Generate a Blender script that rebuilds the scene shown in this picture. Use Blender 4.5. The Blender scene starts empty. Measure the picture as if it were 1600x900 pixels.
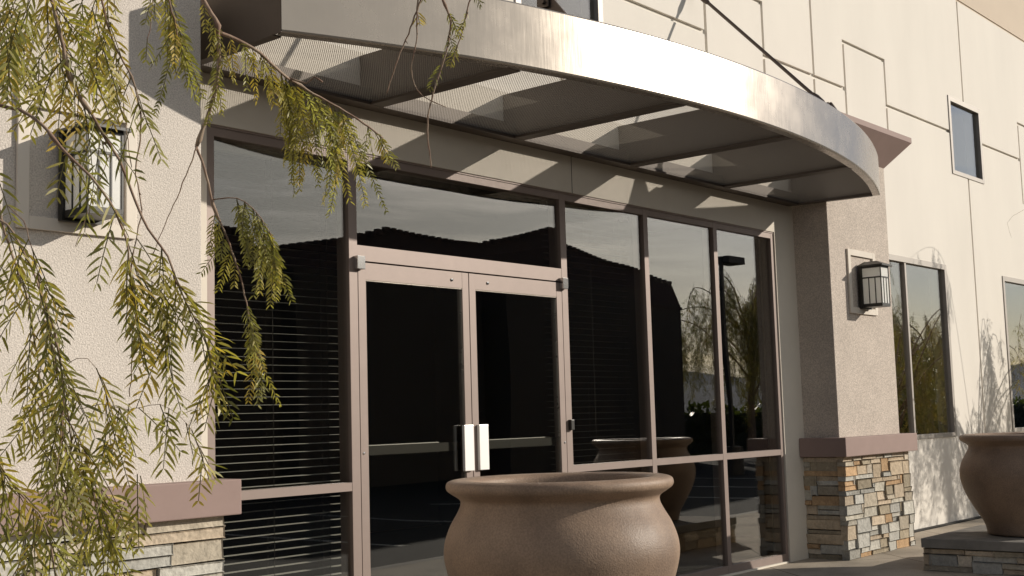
import bpy, bmesh, math, random
from mathutils import Vector, Matrix
R = math.radians
random.seed(7)
sc = bpy.context.scene
COL = sc.collection
H = 1.305                                   # eye height above the paving

# ------------------------------------------------------------------ camera
YAW, PITCH, ROLL, FPX = R(49.858), R(5.926), R(-1.6416), 1962.4
cy, sy, cp, sp = math.cos(YAW), math.sin(YAW), math.cos(PITCH), math.sin(PITCH)
fw = Vector((sy*cp, cy*cp, sp)); rt = Vector((cy, -sy, 0)); up = rt.cross(fw)
cr, sr = math.cos(ROLL), math.sin(ROLL)
rt2 = cr*rt + sr*up; up2 = -sr*rt + cr*up
cam_d = bpy.data.cameras.new('camera'); cam = bpy.data.objects.new('camera', cam_d); COL.objects.link(cam)
cam_d.sensor_width = 36; cam_d.lens = 36*FPX/1600; cam_d.clip_end = 6000; cam_d.clip_start = .05
M = Matrix((rt2, up2, -fw)).transposed().to_4x4(); M.translation = Vector((0, 0, H)); cam.matrix_world = M
sc.camera = cam
def at(px, py, depth):                       # a point in front of the eye, depth in metres along the view axis
    return Vector((0, 0, H)) + depth*(fw + rt2*((px-800)/FPX) + up2*((450-py)/FPX))

# ------------------------------------------------------------------ light
SUN_AZ, SUN_EL = R(47), R(20.3)              # azimuth from the facade normal towards +x
sd = Vector((math.sin(SUN_AZ)*math.cos(SUN_EL), -math.cos(SUN_AZ)*math.cos(SUN_EL), math.sin(SUN_EL)))
sun_d = bpy.data.lights.new('sun', 'SUN'); sun = bpy.data.objects.new('sun', sun_d); COL.objects.link(sun)
sun_d.energy = 4.8; sun_d.angle = R(.5); sun_d.color = (1, .915, .80)
sun.rotation_euler = sd.to_track_quat('Z', 'Y').to_euler(); sun.location = (12, -8, 12)
W = bpy.data.worlds.new('World'); sc.world = W; W.use_nodes = True
nt = W.node_tree; nt.nodes.clear(); N = nt.nodes.new; L = nt.links.new
wo = N('ShaderNodeOutputWorld'); bg = N('ShaderNodeBackground'); sky = N('ShaderNodeTexSky')
sky.sky_type = 'NISHITA'; sky.sun_disc = False; sky.sun_elevation = SUN_EL
sky.sun_rotation = math.atan2(sd.x, sd.y); sky.air_density = 1.0; sky.dust_density = 1.2
bg.inputs[1].default_value = .064
tc = N('ShaderNodeTexCoord'); mp = N('ShaderNodeMapping'); mp.inputs['Scale'].default_value = (1.5, 1.5, 9)
mp.inputs['Rotation'].default_value = (.05, .06, 0)
n1 = N('ShaderNodeTexNoise'); n1.inputs['Scale'].default_value = 2.2; n1.inputs['Detail'].default_value = 9; n1.inputs['Roughness'].default_value = .62
n1.inputs['Distortion'].default_value = .5
rp = N('ShaderNodeValToRGB'); rp.color_ramp.elements[0].position = .40; rp.color_ramp.elements[1].position = .60
mx = N('ShaderNodeMix'); mx.data_type = 'RGBA'
mx.inputs['B'].default_value = (16.5, 16, 14.6, 1)          # thin sunlit cloud
tint = N('ShaderNodeMix'); tint.data_type = 'RGBA'; tint.blend_type = 'MULTIPLY'; tint.inputs['Factor'].default_value = 1
tint.inputs['B'].default_value = (.88, .98, 1.2, 1)
fm = N('ShaderNodeMath'); fm.operation = 'MULTIPLY'; fm.inputs[1].default_value = .85
L(tc.outputs['Generated'], mp.inputs[0]); L(mp.outputs[0], n1.inputs['Vector']); L(n1.outputs['Fac'], rp.inputs[0])
sx_ = N('ShaderNodeSeparateXYZ'); L(tc.outputs['Generated'], sx_.inputs[0])
az_ = N('ShaderNodeMath'); az_.operation = 'MULTIPLY_ADD'; az_.inputs[1].default_value = -2.1; az_.inputs[2].default_value = -1.36; L(sx_.outputs[1], az_.inputs[0])
ad_ = N('ShaderNodeMath'); ad_.operation = 'ADD'; ad_.use_clamp = True; L(rp.outputs[0], ad_.inputs[0]); L(az_.outputs[0], ad_.inputs[1])
L(ad_.outputs[0], fm.inputs[0]); L(fm.outputs[0], mx.inputs['Factor'])
L(sky.outputs[0], tint.inputs['A']); L(tint.outputs['Result'], mx.inputs['A'])
L(mx.outputs['Result'], bg.inputs[0]); L(bg.outputs[0], wo.inputs[0])
sc.view_settings.view_transform = 'Standard'; sc.view_settings.look = 'None'; sc.view_settings.gamma = 1
sc.view_settings.use_curve_mapping = False; sc.view_settings.exposure = -.16
sc.render.engine = 'CYCLES'
sc.cycles.caustics_reflective = False; sc.cycles.caustics_refractive = False
sc.cycles.transparent_max_bounces = 16; sc.cycles.max_bounces = 8

# ------------------------------------------------------------------ materials
MAT = {}
def mat(name, base, rough=.8, metal=0, spec=.5, var=0, vscale=3, vdetail=6, bump=0, bscale=100, bdist=.004, vcol=False,
        second=None, stretch=(1, 1, 1), bstretch=None, speck=None, btype='NOISE', rvar=0):
    m = bpy.data.materials.new(name); m.use_nodes = True; MAT[name] = m
    n = m.node_tree.nodes; l = m.node_tree.links.new; b = n['Principled BSDF']
    b.inputs['Roughness'].default_value = rough; b.inputs['Metallic'].default_value = metal
    b.inputs['Specular IOR Level'].default_value = spec
    t = n.new('ShaderNodeTexCoord'); mpn = n.new('ShaderNodeMapping'); mpn.inputs['Scale'].default_value = stretch; l(t.outputs['Object'], mpn.inputs[0])
    if vcol:
        a = n.new('ShaderNodeVertexColor'); a.layer_name = 'col'; cur = a.outputs[0]
    else:
        rgb = n.new('ShaderNodeRGB'); rgb.outputs[0].default_value = (*base, 1); cur = rgb.outputs[0]
    if second:
        no = n.new('ShaderNodeTexNoise'); no.inputs['Scale'].default_value = vscale; no.inputs['Detail'].default_value = vdetail; l(mpn.outputs[0], no.inputs['Vector'])
        r = n.new('ShaderNodeValToRGB'); r.color_ramp.elements[0].position = .38; r.color_ramp.elements[1].position = .64; l(no.outputs['Fac'], r.inputs[0])
        x = n.new('ShaderNodeMix'); x.data_type = 'RGBA'; l(r.outputs[0], x.inputs['Factor']); l(cur, x.inputs['A']); x.inputs['B'].default_value = (*second, 1); cur = x.outputs['Result']
    if var:
        no = n.new('ShaderNodeTexNoise'); no.inputs['Scale'].default_value = vscale*1.7; no.inputs['Detail'].default_value = vdetail; no.inputs['Roughness'].default_value = .6; l(mpn.outputs[0], no.inputs['Vector'])
        mr = n.new('ShaderNodeMapRange'); mr.inputs['From Min'].default_value = .25; mr.inputs['From Max'].default_value = .75
        mr.inputs['To Min'].default_value = 1-var; mr.inputs['To Max'].default_value = 1+var; l(no.outputs['Fac'], mr.inputs[0])
        x = n.new('ShaderNodeVectorMath'); x.operation = 'SCALE'; l(cur, x.inputs[0]); l(mr.outputs[0], x.inputs['Scale']); cur = x.outputs[0]
        if rvar:
            mr2 = n.new('ShaderNodeMapRange'); mr2.inputs['From Min'].default_value = .3; mr2.inputs['From Max'].default_value = .7
            mr2.inputs['To Min'].default_value = rough-rvar; mr2.inputs['To Max'].default_value = rough+rvar; l(no.outputs['Fac'], mr2.inputs[0]); l(mr2.outputs[0], b.inputs['Roughness'])
    if speck:
        no = n.new('ShaderNodeTexNoise'); no.inputs['Scale'].default_value = speck[0]; no.inputs['Detail'].default_value = 2; l(t.outputs['Object'], no.inputs['Vector'])
        mr = n.new('ShaderNodeMapRange'); mr.inputs['From Min'].default_value = .35; mr.inputs['From Max'].default_value = .65
        mr.inputs['To Min'].default_value = 1-speck[1]; mr.inputs['To Max'].default_value = 1+speck[1]; l(no.outputs['Fac'], mr.inputs[0])
        x = n.new('ShaderNodeVectorMath'); x.operation = 'SCALE'; l(cur, x.inputs[0]); l(mr.outputs[0], x.inputs['Scale']); cur = x.outputs[0]
    l(cur, b.inputs['Base Color'])
    if bump:
        mb = n.new('ShaderNodeMapping'); mb.inputs['Scale'].default_value = bstretch or (1, 1, 1); l(t.outputs['Object'], mb.inputs[0])
        no = n.new('ShaderNodeTexNoise'); no.inputs['Scale'].default_value = bscale; no.inputs['Detail'].default_value = 3; l(mb.outputs[0], no.inputs['Vector'])
        bn = n.new('ShaderNodeBump'); bn.inputs['Strength'].default_value = bump; bn.inputs['Distance'].default_value = bdist
        l(no.outputs['Fac'], bn.inputs['Height']); l(bn.outputs[0], b.inputs['Normal'])
    return m
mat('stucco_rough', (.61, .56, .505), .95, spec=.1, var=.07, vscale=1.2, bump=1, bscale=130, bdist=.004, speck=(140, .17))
mat('stucco_grain_shade', (.53, .465, .405), .95, spec=.1, var=.09, vscale=1.6, bump=1, bscale=100, bdist=.005, speck=(105, .2))  # same stucco, darkened in colour for unlit grain sides at a grazing view
mat('stucco_smooth', (.72, .66, .58), .9, spec=.15, var=.05, vscale=2, bump=.25, bscale=60, bdist=.002)
mat('wall_paint', (.735, .695, .63), .9, spec=.15, var=.05, vscale=.7, stretch=(1, 1, .35), bump=.15, bscale=40, bdist=.002)
mat('header_paint', (.68, .625, .54), .85, spec=.15, var=.05, vscale=1.5, bump=.1, bscale=50, bdist=.002)
mat('parapet_paint', (.60, .51, .41), .9, spec=.15, var=.04, vscale=.8)
mat('trim_mauve', (.30, .215, .19), .7, spec=.3, var=.06, vscale=3, bump=.15, bscale=45, bdist=.002)
mat('frame_metal', (.25, .195, .170), .5, metal=.2, var=.05, vscale=6, bump=.05, bscale=200, bdist=.001)
mat('frame_edge', (.28, .22, .2), .4, metal=.4)
mat('canopy_metal', (.37, .33, .285), .27, metal=.66, var=.05, vscale=2.2, stretch=(1, 1, 1), bump=.12, bscale=14, bdist=.004, bstretch=(3, 3, .3), rvar=.035)
mat('canopy_beam', (.085, .065, .05), .55, metal=.2, var=.1)
mat('rod_metal', (.10, .075, .06), .45, metal=.5)
mat('steel', (.75, .74, .72), .16, metal=1)
mat('brushed_pull', (.92, .91, .87), .38, metal=.3)
mat('lamp_black', (.018, .017, .014), .4, spec=.5)
mat('lamp_glass', (.78, .80, .76), .35, spec=.5)
mat('terracotta', (.305, .215, .15), .56, spec=.38, second=(.20, .14, .10), var=.10, vscale=3.2, bump=.5, bscale=130, bdist=.003, rvar=.07, speck=(120, .13))
mat('soil', (.06, .045, .03), 1, bump=1, bscale=30, bdist=.02)
mat('stone', (.4, .35, .3), .92, spec=.15, vcol=True, var=.20, vscale=11, bump=.9, bscale=26, bdist=.012, speck=(60, .09))
mat('mortar', (.11, .095, .08), 1)
mat('slab_stone', (.26, .245, .22), .9, spec=.15, second=(.2, .19, .17), var=.14, vscale=5, bump=.5, bscale=35, bdist=.006)
mat('asphalt', (.036, .037, .034), .9, spec=.2, var=.2, vscale=1.2, bump=.6, bscale=90, bdist=.006, speck=(60, .25))
mat('line_paint', (.42, .42, .38), .8)
mat('kerb', (.38, .36, .32), .9, var=.1)
mat('dirt', (.24, .19, .135), 1, var=.25, vscale=.15)
mat('hill', (.10, .115, .14), 1, var=.3, vscale=.02)  # bluish distance haze is mixed into the base colour
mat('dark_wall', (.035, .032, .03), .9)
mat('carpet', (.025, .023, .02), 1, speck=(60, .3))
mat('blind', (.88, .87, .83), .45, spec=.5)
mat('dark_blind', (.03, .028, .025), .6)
mat('house_wall', (.09, .075, .06), .9, var=.08, vscale=1, bump=.3, bscale=40)
mat('house_roof', (.085, .055, .042), .85, var=.25, vscale=3)
mat('window_frame', (.36, .33, .295), .5, metal=.2, var=.05)
mat('bark', (.22, .135, .095), .85, vcol=False, second=(.34, .26, .19), var=.2, vscale=18, bump=.7, bscale=60, bdist=.003)
mat('pole', (.05, .045, .04), .5, metal=.3)
mat('sealant', (.70, .65, .56), .9)

def lampmat():
    m = bpy.data.materials.new('lamp_glass'); m.use_nodes = True; MAT['lamp_glass'] = m
    n = m.node_tree.nodes; l = m.node_tree.links.new; b = n['Principled BSDF']; o = n['Material Output']
    b.inputs['Base Color'].default_value = (.93, .93, .89, 1); b.inputs['Roughness'].default_value = .4
    t = n.new('ShaderNodeBsdfTranslucent'); t.inputs[0].default_value = (.95, .94, .9, 1)
    s = n.new('ShaderNodeMixShader'); s.inputs[0].default_value = .38; l(b.outputs[0], s.inputs[1]); l(t.outputs[0], s.inputs[2]); l(s.outputs[0], o.inputs[0])
lampmat()
def leafmat(name, trans=.42):
    m = bpy.data.materials.new(name); m.use_nodes = True; MAT[name] = m
    n = m.node_tree.nodes; l = m.node_tree.links.new; b = n['Principled BSDF']; o = n['Material Output']
    a = n.new('ShaderNodeVertexColor'); a.layer_name = 'col'
    l(a.outputs[0], b.inputs['Base Color']); b.inputs['Roughness'].default_value = .42; b.inputs['Specular IOR Level'].default_value = .45
    t = n.new('ShaderNodeBsdfTranslucent'); s = n.new('ShaderNodeMixShader'); s.inputs[0].default_value = trans
    h = n.new('ShaderNodeVectorMath'); h.operation = 'MULTIPLY'; h.inputs[1].default_value = (1.5, 1.6, .6); l(a.outputs[0], h.inputs[0]); l(h.outputs[0], t.inputs[0])
    l(b.outputs[0], s.inputs[1]); l(t.outputs[0], s.inputs[2]); l(s.outputs[0], o.inputs[0])
leafmat('leaf'); leafmat('leaf_shade', .12)

def glassmat(name, tr=(.88, .88, .85), refl=.10):
    m = bpy.data.materials.new(name); m.use_nodes = True; MAT[name] = m
    n = m.node_tree.nodes; l = m.node_tree.links.new; n.remove(n['Principled BSDF']); o = n['Material Output']
    g = n.new('ShaderNodeBsdfGlossy'); g.inputs['Roughness'].default_value = 0; g.inputs[0].default_value = (.95, .94, .93, 1)
    t = n.new('ShaderNodeBsdfTransparent'); t.inputs[0].default_value = (*tr, 1)
    lwn = n.new('ShaderNodeLayerWeight'); lwn.inputs[0].default_value = .5; lw = n.new('ShaderNodeMath'); lw.operation = 'POWER'; lw.inputs[1].default_value = 3.2; l(lwn.outputs['Facing'], lw.inputs[0])
    a = n.new('ShaderNodeMath'); a.operation = 'ADD'; a.use_clamp = True; a.inputs[1].default_value = refl; l(lw.outputs[0], a.inputs[0])
    tx = n.new('ShaderNodeTexCoord'); no = n.new('ShaderNodeTexNoise'); no.inputs['Scale'].default_value = 1.3; no.inputs['Detail'].default_value = 0; l(tx.outputs['Object'], no.inputs['Vector'])
    bn = n.new('ShaderNodeBump'); bn.inputs['Strength'].default_value = .1; bn.inputs['Distance'].default_value = .02; l(no.outputs['Fac'], bn.inputs['Height']); l(bn.outputs[0], g.inputs['Normal'])
    s = n.new('ShaderNodeMixShader'); l(a.outputs[0], s.inputs[0]); l(t.outputs[0], s.inputs[1]); l(g.outputs[0], s.inputs[2]); l(s.outputs[0], o.inputs[0])
glassmat('glass')

def perfmat():
    m = bpy.data.materials.new('perforated'); m.use_nodes = True; MAT['perforated'] = m
    n = m.node_tree.nodes; l = m.node_tree.links.new; b = n['Principled BSDF']; o = n['Material Output']
    b.inputs['Base Color'].default_value = (.075, .062, .048, 1); b.inputs['Roughness'].default_value = .5; b.inputs['Metallic'].default_value = .2
    tx = n.new('ShaderNodeTexCoord')
    def grid(off):
        s = n.new('ShaderNodeVectorMath'); s.operation = 'MULTIPLY_ADD'; s.inputs[1].default_value = (1/.014, 1/.014, 0); s.inputs[2].default_value = (off, off, 0); l(tx.outputs['Object'], s.inputs[0])
        f = n.new('ShaderNodeVectorMath'); f.operation = 'FRACTION'; l(s.outputs[0], f.inputs[0])
        u = n.new('ShaderNodeVectorMath'); u.operation = 'SUBTRACT'; u.inputs[1].default_value = (.5, .5, 0); l(f.outputs[0], u.inputs[0])
        e = n.new('ShaderNodeVectorMath'); e.operation = 'LENGTH'; l(u.outputs[0], e.inputs[0]); return e.outputs['Value']
    mi = n.new('ShaderNodeMath'); mi.operation = 'MINIMUM'; l(grid(0), mi.inputs[0]); l(grid(.5), mi.inputs[1])
    lt = n.new('ShaderNodeMath'); lt.operation = 'LESS_THAN'; lt.inputs[1].default_value = .29; l(mi.outputs[0], lt.inputs[0])
    tl = n.new('ShaderNodeBsdfTranslucent'); tl.inputs[0].default_value = (.92, .84, .70, 1)
    ms = n.new('ShaderNodeMixShader'); ms.inputs[0].default_value = .16; l(b.outputs[0], ms.inputs[1]); l(tl.outputs[0], ms.inputs[2])
    tr = n.new('ShaderNodeBsdfTransparent'); m2 = n.new('ShaderNodeMixShader'); l(lt.outputs[0], m2.inputs[0]); l(ms.outputs[0], m2.inputs[1]); l(tr.outputs[0], m2.inputs[2]); l(m2.outputs[0], o.inputs[0])
perfmat()

def pavemat():
    m = mat('paving', (.45, .39, .31), .85, spec=.25, second=(.33, .285, .225), var=.13, vscale=1.6, bump=.3, bscale=70, bdist=.003, speck=(90, .1))
    n = m.node_tree.nodes; l = m.node_tree.links.new; b = n['Principled BSDF']
    src = b.inputs['Base Color'].links[0].from_socket
    tx = n.new('ShaderNodeTexCoord'); mpn = n.new('ShaderNodeMapping'); mpn.inputs['Rotation'].default_value = (0, 0, R(40)); mpn.inputs['Scale'].default_value = (1/1.3, 1/1.3, 0)
    l(tx.outputs['Object'], mpn.inputs[0]); f = n.new('ShaderNodeVectorMath'); f.operation = 'FRACTION'; l(mpn.outputs[0], f.inputs[0])
    sx = n.new('ShaderNodeSeparateXYZ'); l(f.outputs[0], sx.inputs[0]); mi = n.new('ShaderNodeMath'); mi.operation = 'MINIMUM'; l(sx.outputs[0], mi.inputs[0]); l(sx.outputs[1], mi.inputs[1])
    lt = n.new('ShaderNodeMath'); lt.operation = 'LESS_THAN'; lt.inputs[1].default_value = .009; l(mi.outputs[0], lt.inputs[0])
    x = n.new('ShaderNodeMix'); x.data_type = 'RGBA'; l(lt.outputs[0], x.inputs['Factor']); l(src, x.inputs['A']); x.inputs['B'].default_value = (.11, .085, .06, 1); l(x.outputs['Result'], b.inputs['Base Color'])
pavemat()

# ------------------------------------------------------------------ mesh helpers
class MB:
    def __init__(s): s.v = []; s.f = []; s.c = []; s.cur = (1, 1, 1); s.sm = []; s.smooth = False
    def face(s, idx): s.f.append(tuple(idx)); s.c.append(s.cur); s.sm.append(s.smooth)
    def box(s, x0, x1, y0, y1, z0, z1, bev=0):
        if bev:
            bm = bmesh.new(); bmesh.ops.create_cube(bm, size=1)
            for v in bm.verts: v.co = Vector(((x0+x1)/2+v.co.x*(x1-x0), (y0+y1)/2+v.co.y*(y1-y0), (z0+z1)/2+v.co.z*(z1-z0)))
            bmesh.ops.bevel(bm, geom=bm.edges[:], offset=bev, segments=2, affect='EDGES', profile=.6)
            s.addbm(bm); return
        b = len(s.v)
        s.v += [(x, y, z) for z in (z0, z1) for y in (y0, y1) for x in (x0, x1)]
        for q in ((0, 2, 3, 1), (4, 5, 7, 6), (0, 1, 5, 4), (2, 6, 7, 3), (0, 4, 6, 2), (1, 3, 7, 5)): s.face([b+i for i in q])
    def addbm(s, bm):
        b = len(s.v); bm.verts.index_update(); s.v += [tuple(v.co) for v in bm.verts]
        for f in bm.faces: s.face([b+v.index for v in f.verts])
        bm.free()
    def poly(s, pts): b = len(s.v); s.v += [tuple(p) for p in pts]; s.face(range(b, b+len(pts)))
    def tube(s, pts, rad, n=6, knots=0, cap=True):
        pts = [Vector(p) for p in pts]; rings = []
        if not hasattr(rad, '__len__'): rad = [rad]*len(pts)
        ref = Vector((.3, .2, 1)) if abs((pts[-1]-pts[0]).normalized().z) < .9 else Vector((1, .3, 0))
        for i, p in enumerate(pts):
            d = (pts[min(i+1, len(pts)-1)]-pts[max(i-1, 0)]); d = d.normalized() if d.length > 1e-9 else Vector((0, 0, 1))
            a = d.cross(ref); a = a.normalized() if a.length > 1e-5 else Vector((1, 0, 0)); c = d.cross(a); b = len(s.v)
            s.v += [tuple(p+rad[i]*(a*math.cos(2*math.pi*k/n)+c*math.sin(2*math.pi*k/n))) for k in range(n)]; rings.append(b)
        for a, b in zip(rings, rings[1:]):
            for k in range(n): s.face((a+k, a+(k+1) % n, b+(k+1) % n, b+k))
        if cap: s.face([rings[0]+k for k in range(n)][::-1]); s.face([rings[-1]+k for k in range(n)])
    def lathe(s, c, prof, n=72):
        b = len(s.v); m = len(prof)
        for k in range(n):
            a = 2*math.pi*k/n
            s.v += [(c[0]+r*math.cos(a), c[1]+r*math.sin(a), c[2]+z) for r, z in prof]
        for k in range(n):
            for i in range(m-1):
                s.face((b+k*m+i, b+((k+1) % n)*m+i, b+((k+1) % n)*m+i+1, b+k*m+i+1))
    def build(s, name, material, org=(0, 0, 0), parent=None, smooth=False, color=False, fixn=True):
        me = bpy.data.meshes.new(name); o = Vector(org)
        me.from_pydata([tuple(Vector(v)-o) for v in s.v], [], s.f)
        if color:
            ca = me.color_attributes.new('col', 'FLOAT_COLOR', 'CORNER'); buf = []
            for f, c in zip(s.f, s.c): buf += [c[0], c[1], c[2], 1]*len(f)
            ca.data.foreach_set('color', buf)
        me.polygons.foreach_set('use_smooth', [bool(smooth or q) for q in s.sm])
        me.materials.append(MAT[material]); me.update()
        if fixn:
            bm = bmesh.new(); bm.from_mesh(me); bmesh.ops.recalc_face_normals(bm, faces=bm.faces[:]); bm.to_mesh(me); bm.free()
        ob = bpy.data.objects.new(name, me); COL.objects.link(ob)
        if parent: ob.parent = parent
        else: ob.location = o
        return ob
ORG = {}
def thing(name, loc, label, cat, group=None):
    o = bpy.data.objects.new(name, None); COL.objects.link(o); o.location = loc; o.empty_display_size = .2
    o['label'] = label; o['category'] = cat
    if group: o['group'] = group
    ORG[o.name] = Vector(loc); return o
def part(name, mb, m, parent, **k):
    org = ORG[parent.name]; o = mb.build(name, m, org, parent, **k); ORG[o.name] = org; return o
def pbox(name, m, parent, *a, bev=0):
    b = MB(); b.box(*a, bev=bev); return part(name, b, m, parent)
def struct(name, mb, m, **k):
    o = mb.build(name, m, **k); o['kind'] = 'structure'; return o
def single(name, mb, m, org, label, cat, group=None, **k):
    o = mb.build(name, m, org, **k); o['label'] = label; o['category'] = cat
    if group: o['group'] = group
    ORG[o.name] = Vector(org); return o

def relief(xs, zs, y, depth, back=.2):
    """front faces of a wall at y + depth(cell); None is a hole through to y + back"""
    b = MB(); nx, nz = len(xs)-1, len(zs)-1
    D = [[depth((xs[i]+xs[i+1])/2, (zs[j]+zs[j+1])/2) for j in range(nz)] for i in range(nx)]
    g = lambda i, j: (D[i][j] if D[i][j] is not None else back) if 0 <= i < nx and 0 <= j < nz else back
    for i in range(nx):
        for j in range(nz):
            x0, x1, z0, z1 = xs[i], xs[i+1], zs[j], zs[j+1]; d = g(i, j)
            if D[i][j] is not None: b.poly([(x0, y+d, z0), (x1, y+d, z0), (x1, y+d, z1), (x0, y+d, z1)])
            e = g(i+1, j) if i+1 < nx else back
            if e != d: b.poly([(x1, y+d, z0), (x1, y+e, z0), (x1, y+e, z1), (x1, y+d, z1)])
            if i == 0 and d != back: b.poly([(x0, y+d, z0), (x0, y+back, z0), (x0, y+back, z1), (x0, y+d, z1)])
            e = g(i, j+1) if j+1 < nz else back
            if e != d: b.poly([(x0, y+d, z1), (x1, y+d, z1), (x1, y+e, z1), (x0, y+e, z1)])
            if j == 0 and d != back: b.poly([(x0, y+d, z0), (x1, y+d, z0), (x1, y+back, z0), (x0, y+back, z0)])
    return b

PAL = [(.42, .41, .37), (.38, .37, .33), (.50, .48, .42), (.46, .37, .26), (.47, .31, .17), (.33, .28, .20), (.54, .47, .37), (.44, .41, .34), (.50, .41, .30), (.40, .35, .27)]
OLDPAL = [(.36, .36, .33), (.30, .31, .30), (.44, .43, .39), (.42, .32, .20), (.43, .25, .12), (.27, .22, .15), (.50, .43, .32), (.40, .37, .30), (.46, .36, .25), (.33, .27, .20)]
def stones(b, o, u, n, Wd, Ht, seed, maxw=6, reg=False, sc_=1):
    """ledge stones over a Wd x Ht face, grown on a small grid; u along the face, n outward"""
    rd = random.Random(seed); o = Vector(o); u = Vector(u); n = Vector(n)
    cu = .058*sc_; cv = .043*sc_; nu = max(1, round(Wd/cu)); nv = max(1, round(Ht/cv)); cu = Wd/nu; cv = Ht/nv
    used = [[0]*nv for _ in range(nu)]
    for j in range(nv):
        for i in range(nu):
            if used[i][j]: continue
            h = rd.choice([1, 1, 2] if reg else [1, 1, 1, 2, 2, 2, 3]); w = rd.randint(3, maxw) if h < 2 else rd.randint(3, 5)
            if reg: w += 1
            h = min(h, nv-j); ww = 0
            while i+ww < nu and ww < w and not used[i+ww][j]: ww += 1
            hh = 1
            while hh < h and all(not used[i+k][j+hh] for k in range(ww)): hh += 1
            if nu-(i+ww) == 1 and not used[nu-1][j] and hh == 1: ww += 1
            for a in range(ww):
                for c in range(hh): used[i+a][j+c] = 1
            g = .0038; d = rd.uniform(.026, .048); q = rd.uniform
            a0, a1, c0, c1 = i*cu+g, (i+ww)*cu-g, j*cv+g, (j+hh)*cv-g
            if i+ww == nu: a1 = Wd
            if i == 0: a0 = 0
            bm = bmesh.new(); bmesh.ops.create_cube(bm, size=1)
            cx = [(a0, c0), (a1, c0), (a0, c1), (a1, c1)]
            for v in bm.verts:
                A = (a1 if v.co.x > 0 else a0)+q(-.003, .003); Cc = (c1 if v.co.z > 0 else c0)+q(-.003, .003)
                dd = d+q(-.006, .006) if v.co.y > 0 else -.02
                v.co = o+u*A+Vector((0, 0, Cc))+n*dd
            bmesh.ops.bevel(bm, geom=bm.edges[:], offset=.005, segments=1, affect='EDGES')
            c = rd.choice(PAL); k = rd.uniform(.85, 1.25); mn = sum(c)/3; b.cur = tuple((x*.92+mn*.08)*k*.95 for x in c); b.addbm(bm)

# ------------------------------------------------------------------ ground, far setting
g = MB(); g.box(-900, 900, -900, 900, -.6, -.16); struct('ground', g, 'dirt')
g = MB(); g.box(-40, 90, -34, 2.25, -.4, -.125); struct('parking_lot', g, 'asphalt')
g = MB(); g.box(-40, 90, 2.25, 2.4, -.4, .002, bev=.012); struct('kerb', g, 'kerb')
g = MB(); g.box(-40, 60, 2.402, 5.42, -.3, 0); struct('walkway', g, 'paving')
g = MB()
for k in range(-6, 24): g.box(-12+k*2.8, -11.9+k*2.8, -4.8, .2, -.128, -.121)
for k in range(-6, 24): g.box(-12+k*2.8, -11.9+k*2.8, -17, -11.6, -.128, -.121)
struct('parking_lines', g, 'line_paint')
hm = MB(); rd = random.Random(3); prev = None
for ring, (dist, hh) in enumerate(((700, 34), (850, 60))):
    pts = []
    for k in range(0, 181):
        a = R(k)*2; hgt = hh*(.35+.65*abs(math.sin(a*3.1+ring)*.5+math.sin(a*7.7+1+ring)*.3+math.sin(a*19.3)*.12+math.sin(a*43)*.05))
        pts.append((math.cos(a)*dist, math.sin(a)*dist, hgt))
    for p, q in zip(pts, pts[1:]): hm.poly([(p[0]*.8, p[1]*.8, -1), (q[0]*.8, q[1]*.8, -1), q, p]); hm.poly([p, q, (q[0]*1.1, q[1]*1.1, -1), (p[0]*1.1, p[1]*1.1, -1)])
struct('hills', hm, 'hill', fixn=False)

# ------------------------------------------------------------------ the office building
B = thing('office_building', (7, 5.5, 0), 'cream stucco office building with recessed dark glass entrance between two stone-footed piers', 'building')
YW = 5.5; GR = .042
# panel joints and openings of the long wall
UPW = [(-1.45, -.4), (6.64, 7.69), (14.75, 15.80), (22.9, 23.95), (31.0, 32.05)]
BOX = [(3.9, 4.95), (9.2, 10.26), (11.92, 12.97), (17.23, 18.28), (20.3, 21.35), (25.4, 26.45)]
LOW = [(12.03, 14.34), (16.22, 18.53), (20.4, 22.7), (24.6, 26.9), (-3.6, -1.3), (-7.8, -5.5)]
VJ = [-4.4, -.92, 3.2, 7.16, 11.24, 15.27, 19.4, 23.4, 27.5, 31.5]
xs = set([-14, 40, 3.62, 10.33]); zs = set([0, 6.32, .956, 2.935, 4.07, 5.03, 5.065, 5.065+GR, 4.56, 4.56+GR, 3.1, 3.98])
for a, b in UPW+LOW: xs |= {a, b}
for a, b in BOX: xs |= {a, a+GR, b-GR, b}
for a in VJ: xs |= {a-GR/2, a+GR/2}
xs = sorted(xs); zs = sorted(zs)
def wd(x, z):
    if 3.62 < x < 10.33 and z < 3.1: return None
    for a, b in UPW:
        if a < x < b and 4.07 < z < 5.03: return None
    for a, b in LOW:
        if a < x < b and .956 < z < 2.935: return None
    for a, b in BOX:
        if a < x < b and 3.98 < z < 5.07+GR:
            return .026 if (x < a+GR or x > b-GR or z > 5.065) else 0
    if 4.56 < z < 4.56+GR: return .026
    for a in VJ:
        if abs(x-a) < GR/2+1e-4 and not any(p-.1 < a < q+.1 and .9 < z < 2.95 for p, q in LOW): return .026
    return 0
part('main_wall', relief(xs, zs, YW, wd), 'wall_paint', B, fixn=False)
b = MB(); b.box(-14, 40, 5.512, 5.75, 6.32, 6.35); b.box(-14, 40, 5.5, 5.75, 6.35, 7.7); part('parapet', b, 'parapet_paint', B)
b = MB(); b.box(-14.2, -14, 5.5, 18, 0, 7.7); b.box(40, 40.2, 5.5, 18, 0, 7.7); b.box(-14, 40, 18, 18.2, 0, 7.7); part('side_wall', b, 'wall_paint', B)
pbox('roof', 'parapet_paint', B, -14, 40, 5.75, 18, 7.0, 7.1)
b = MB(); b.box(-14, 40, 11, 11.1, .02, 6.6); b.box(-14, 40, 5.7, 11, 3.3, 3.95); b.box(-14, 40, 5.7, 11, 6.5, 6.6)
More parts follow.
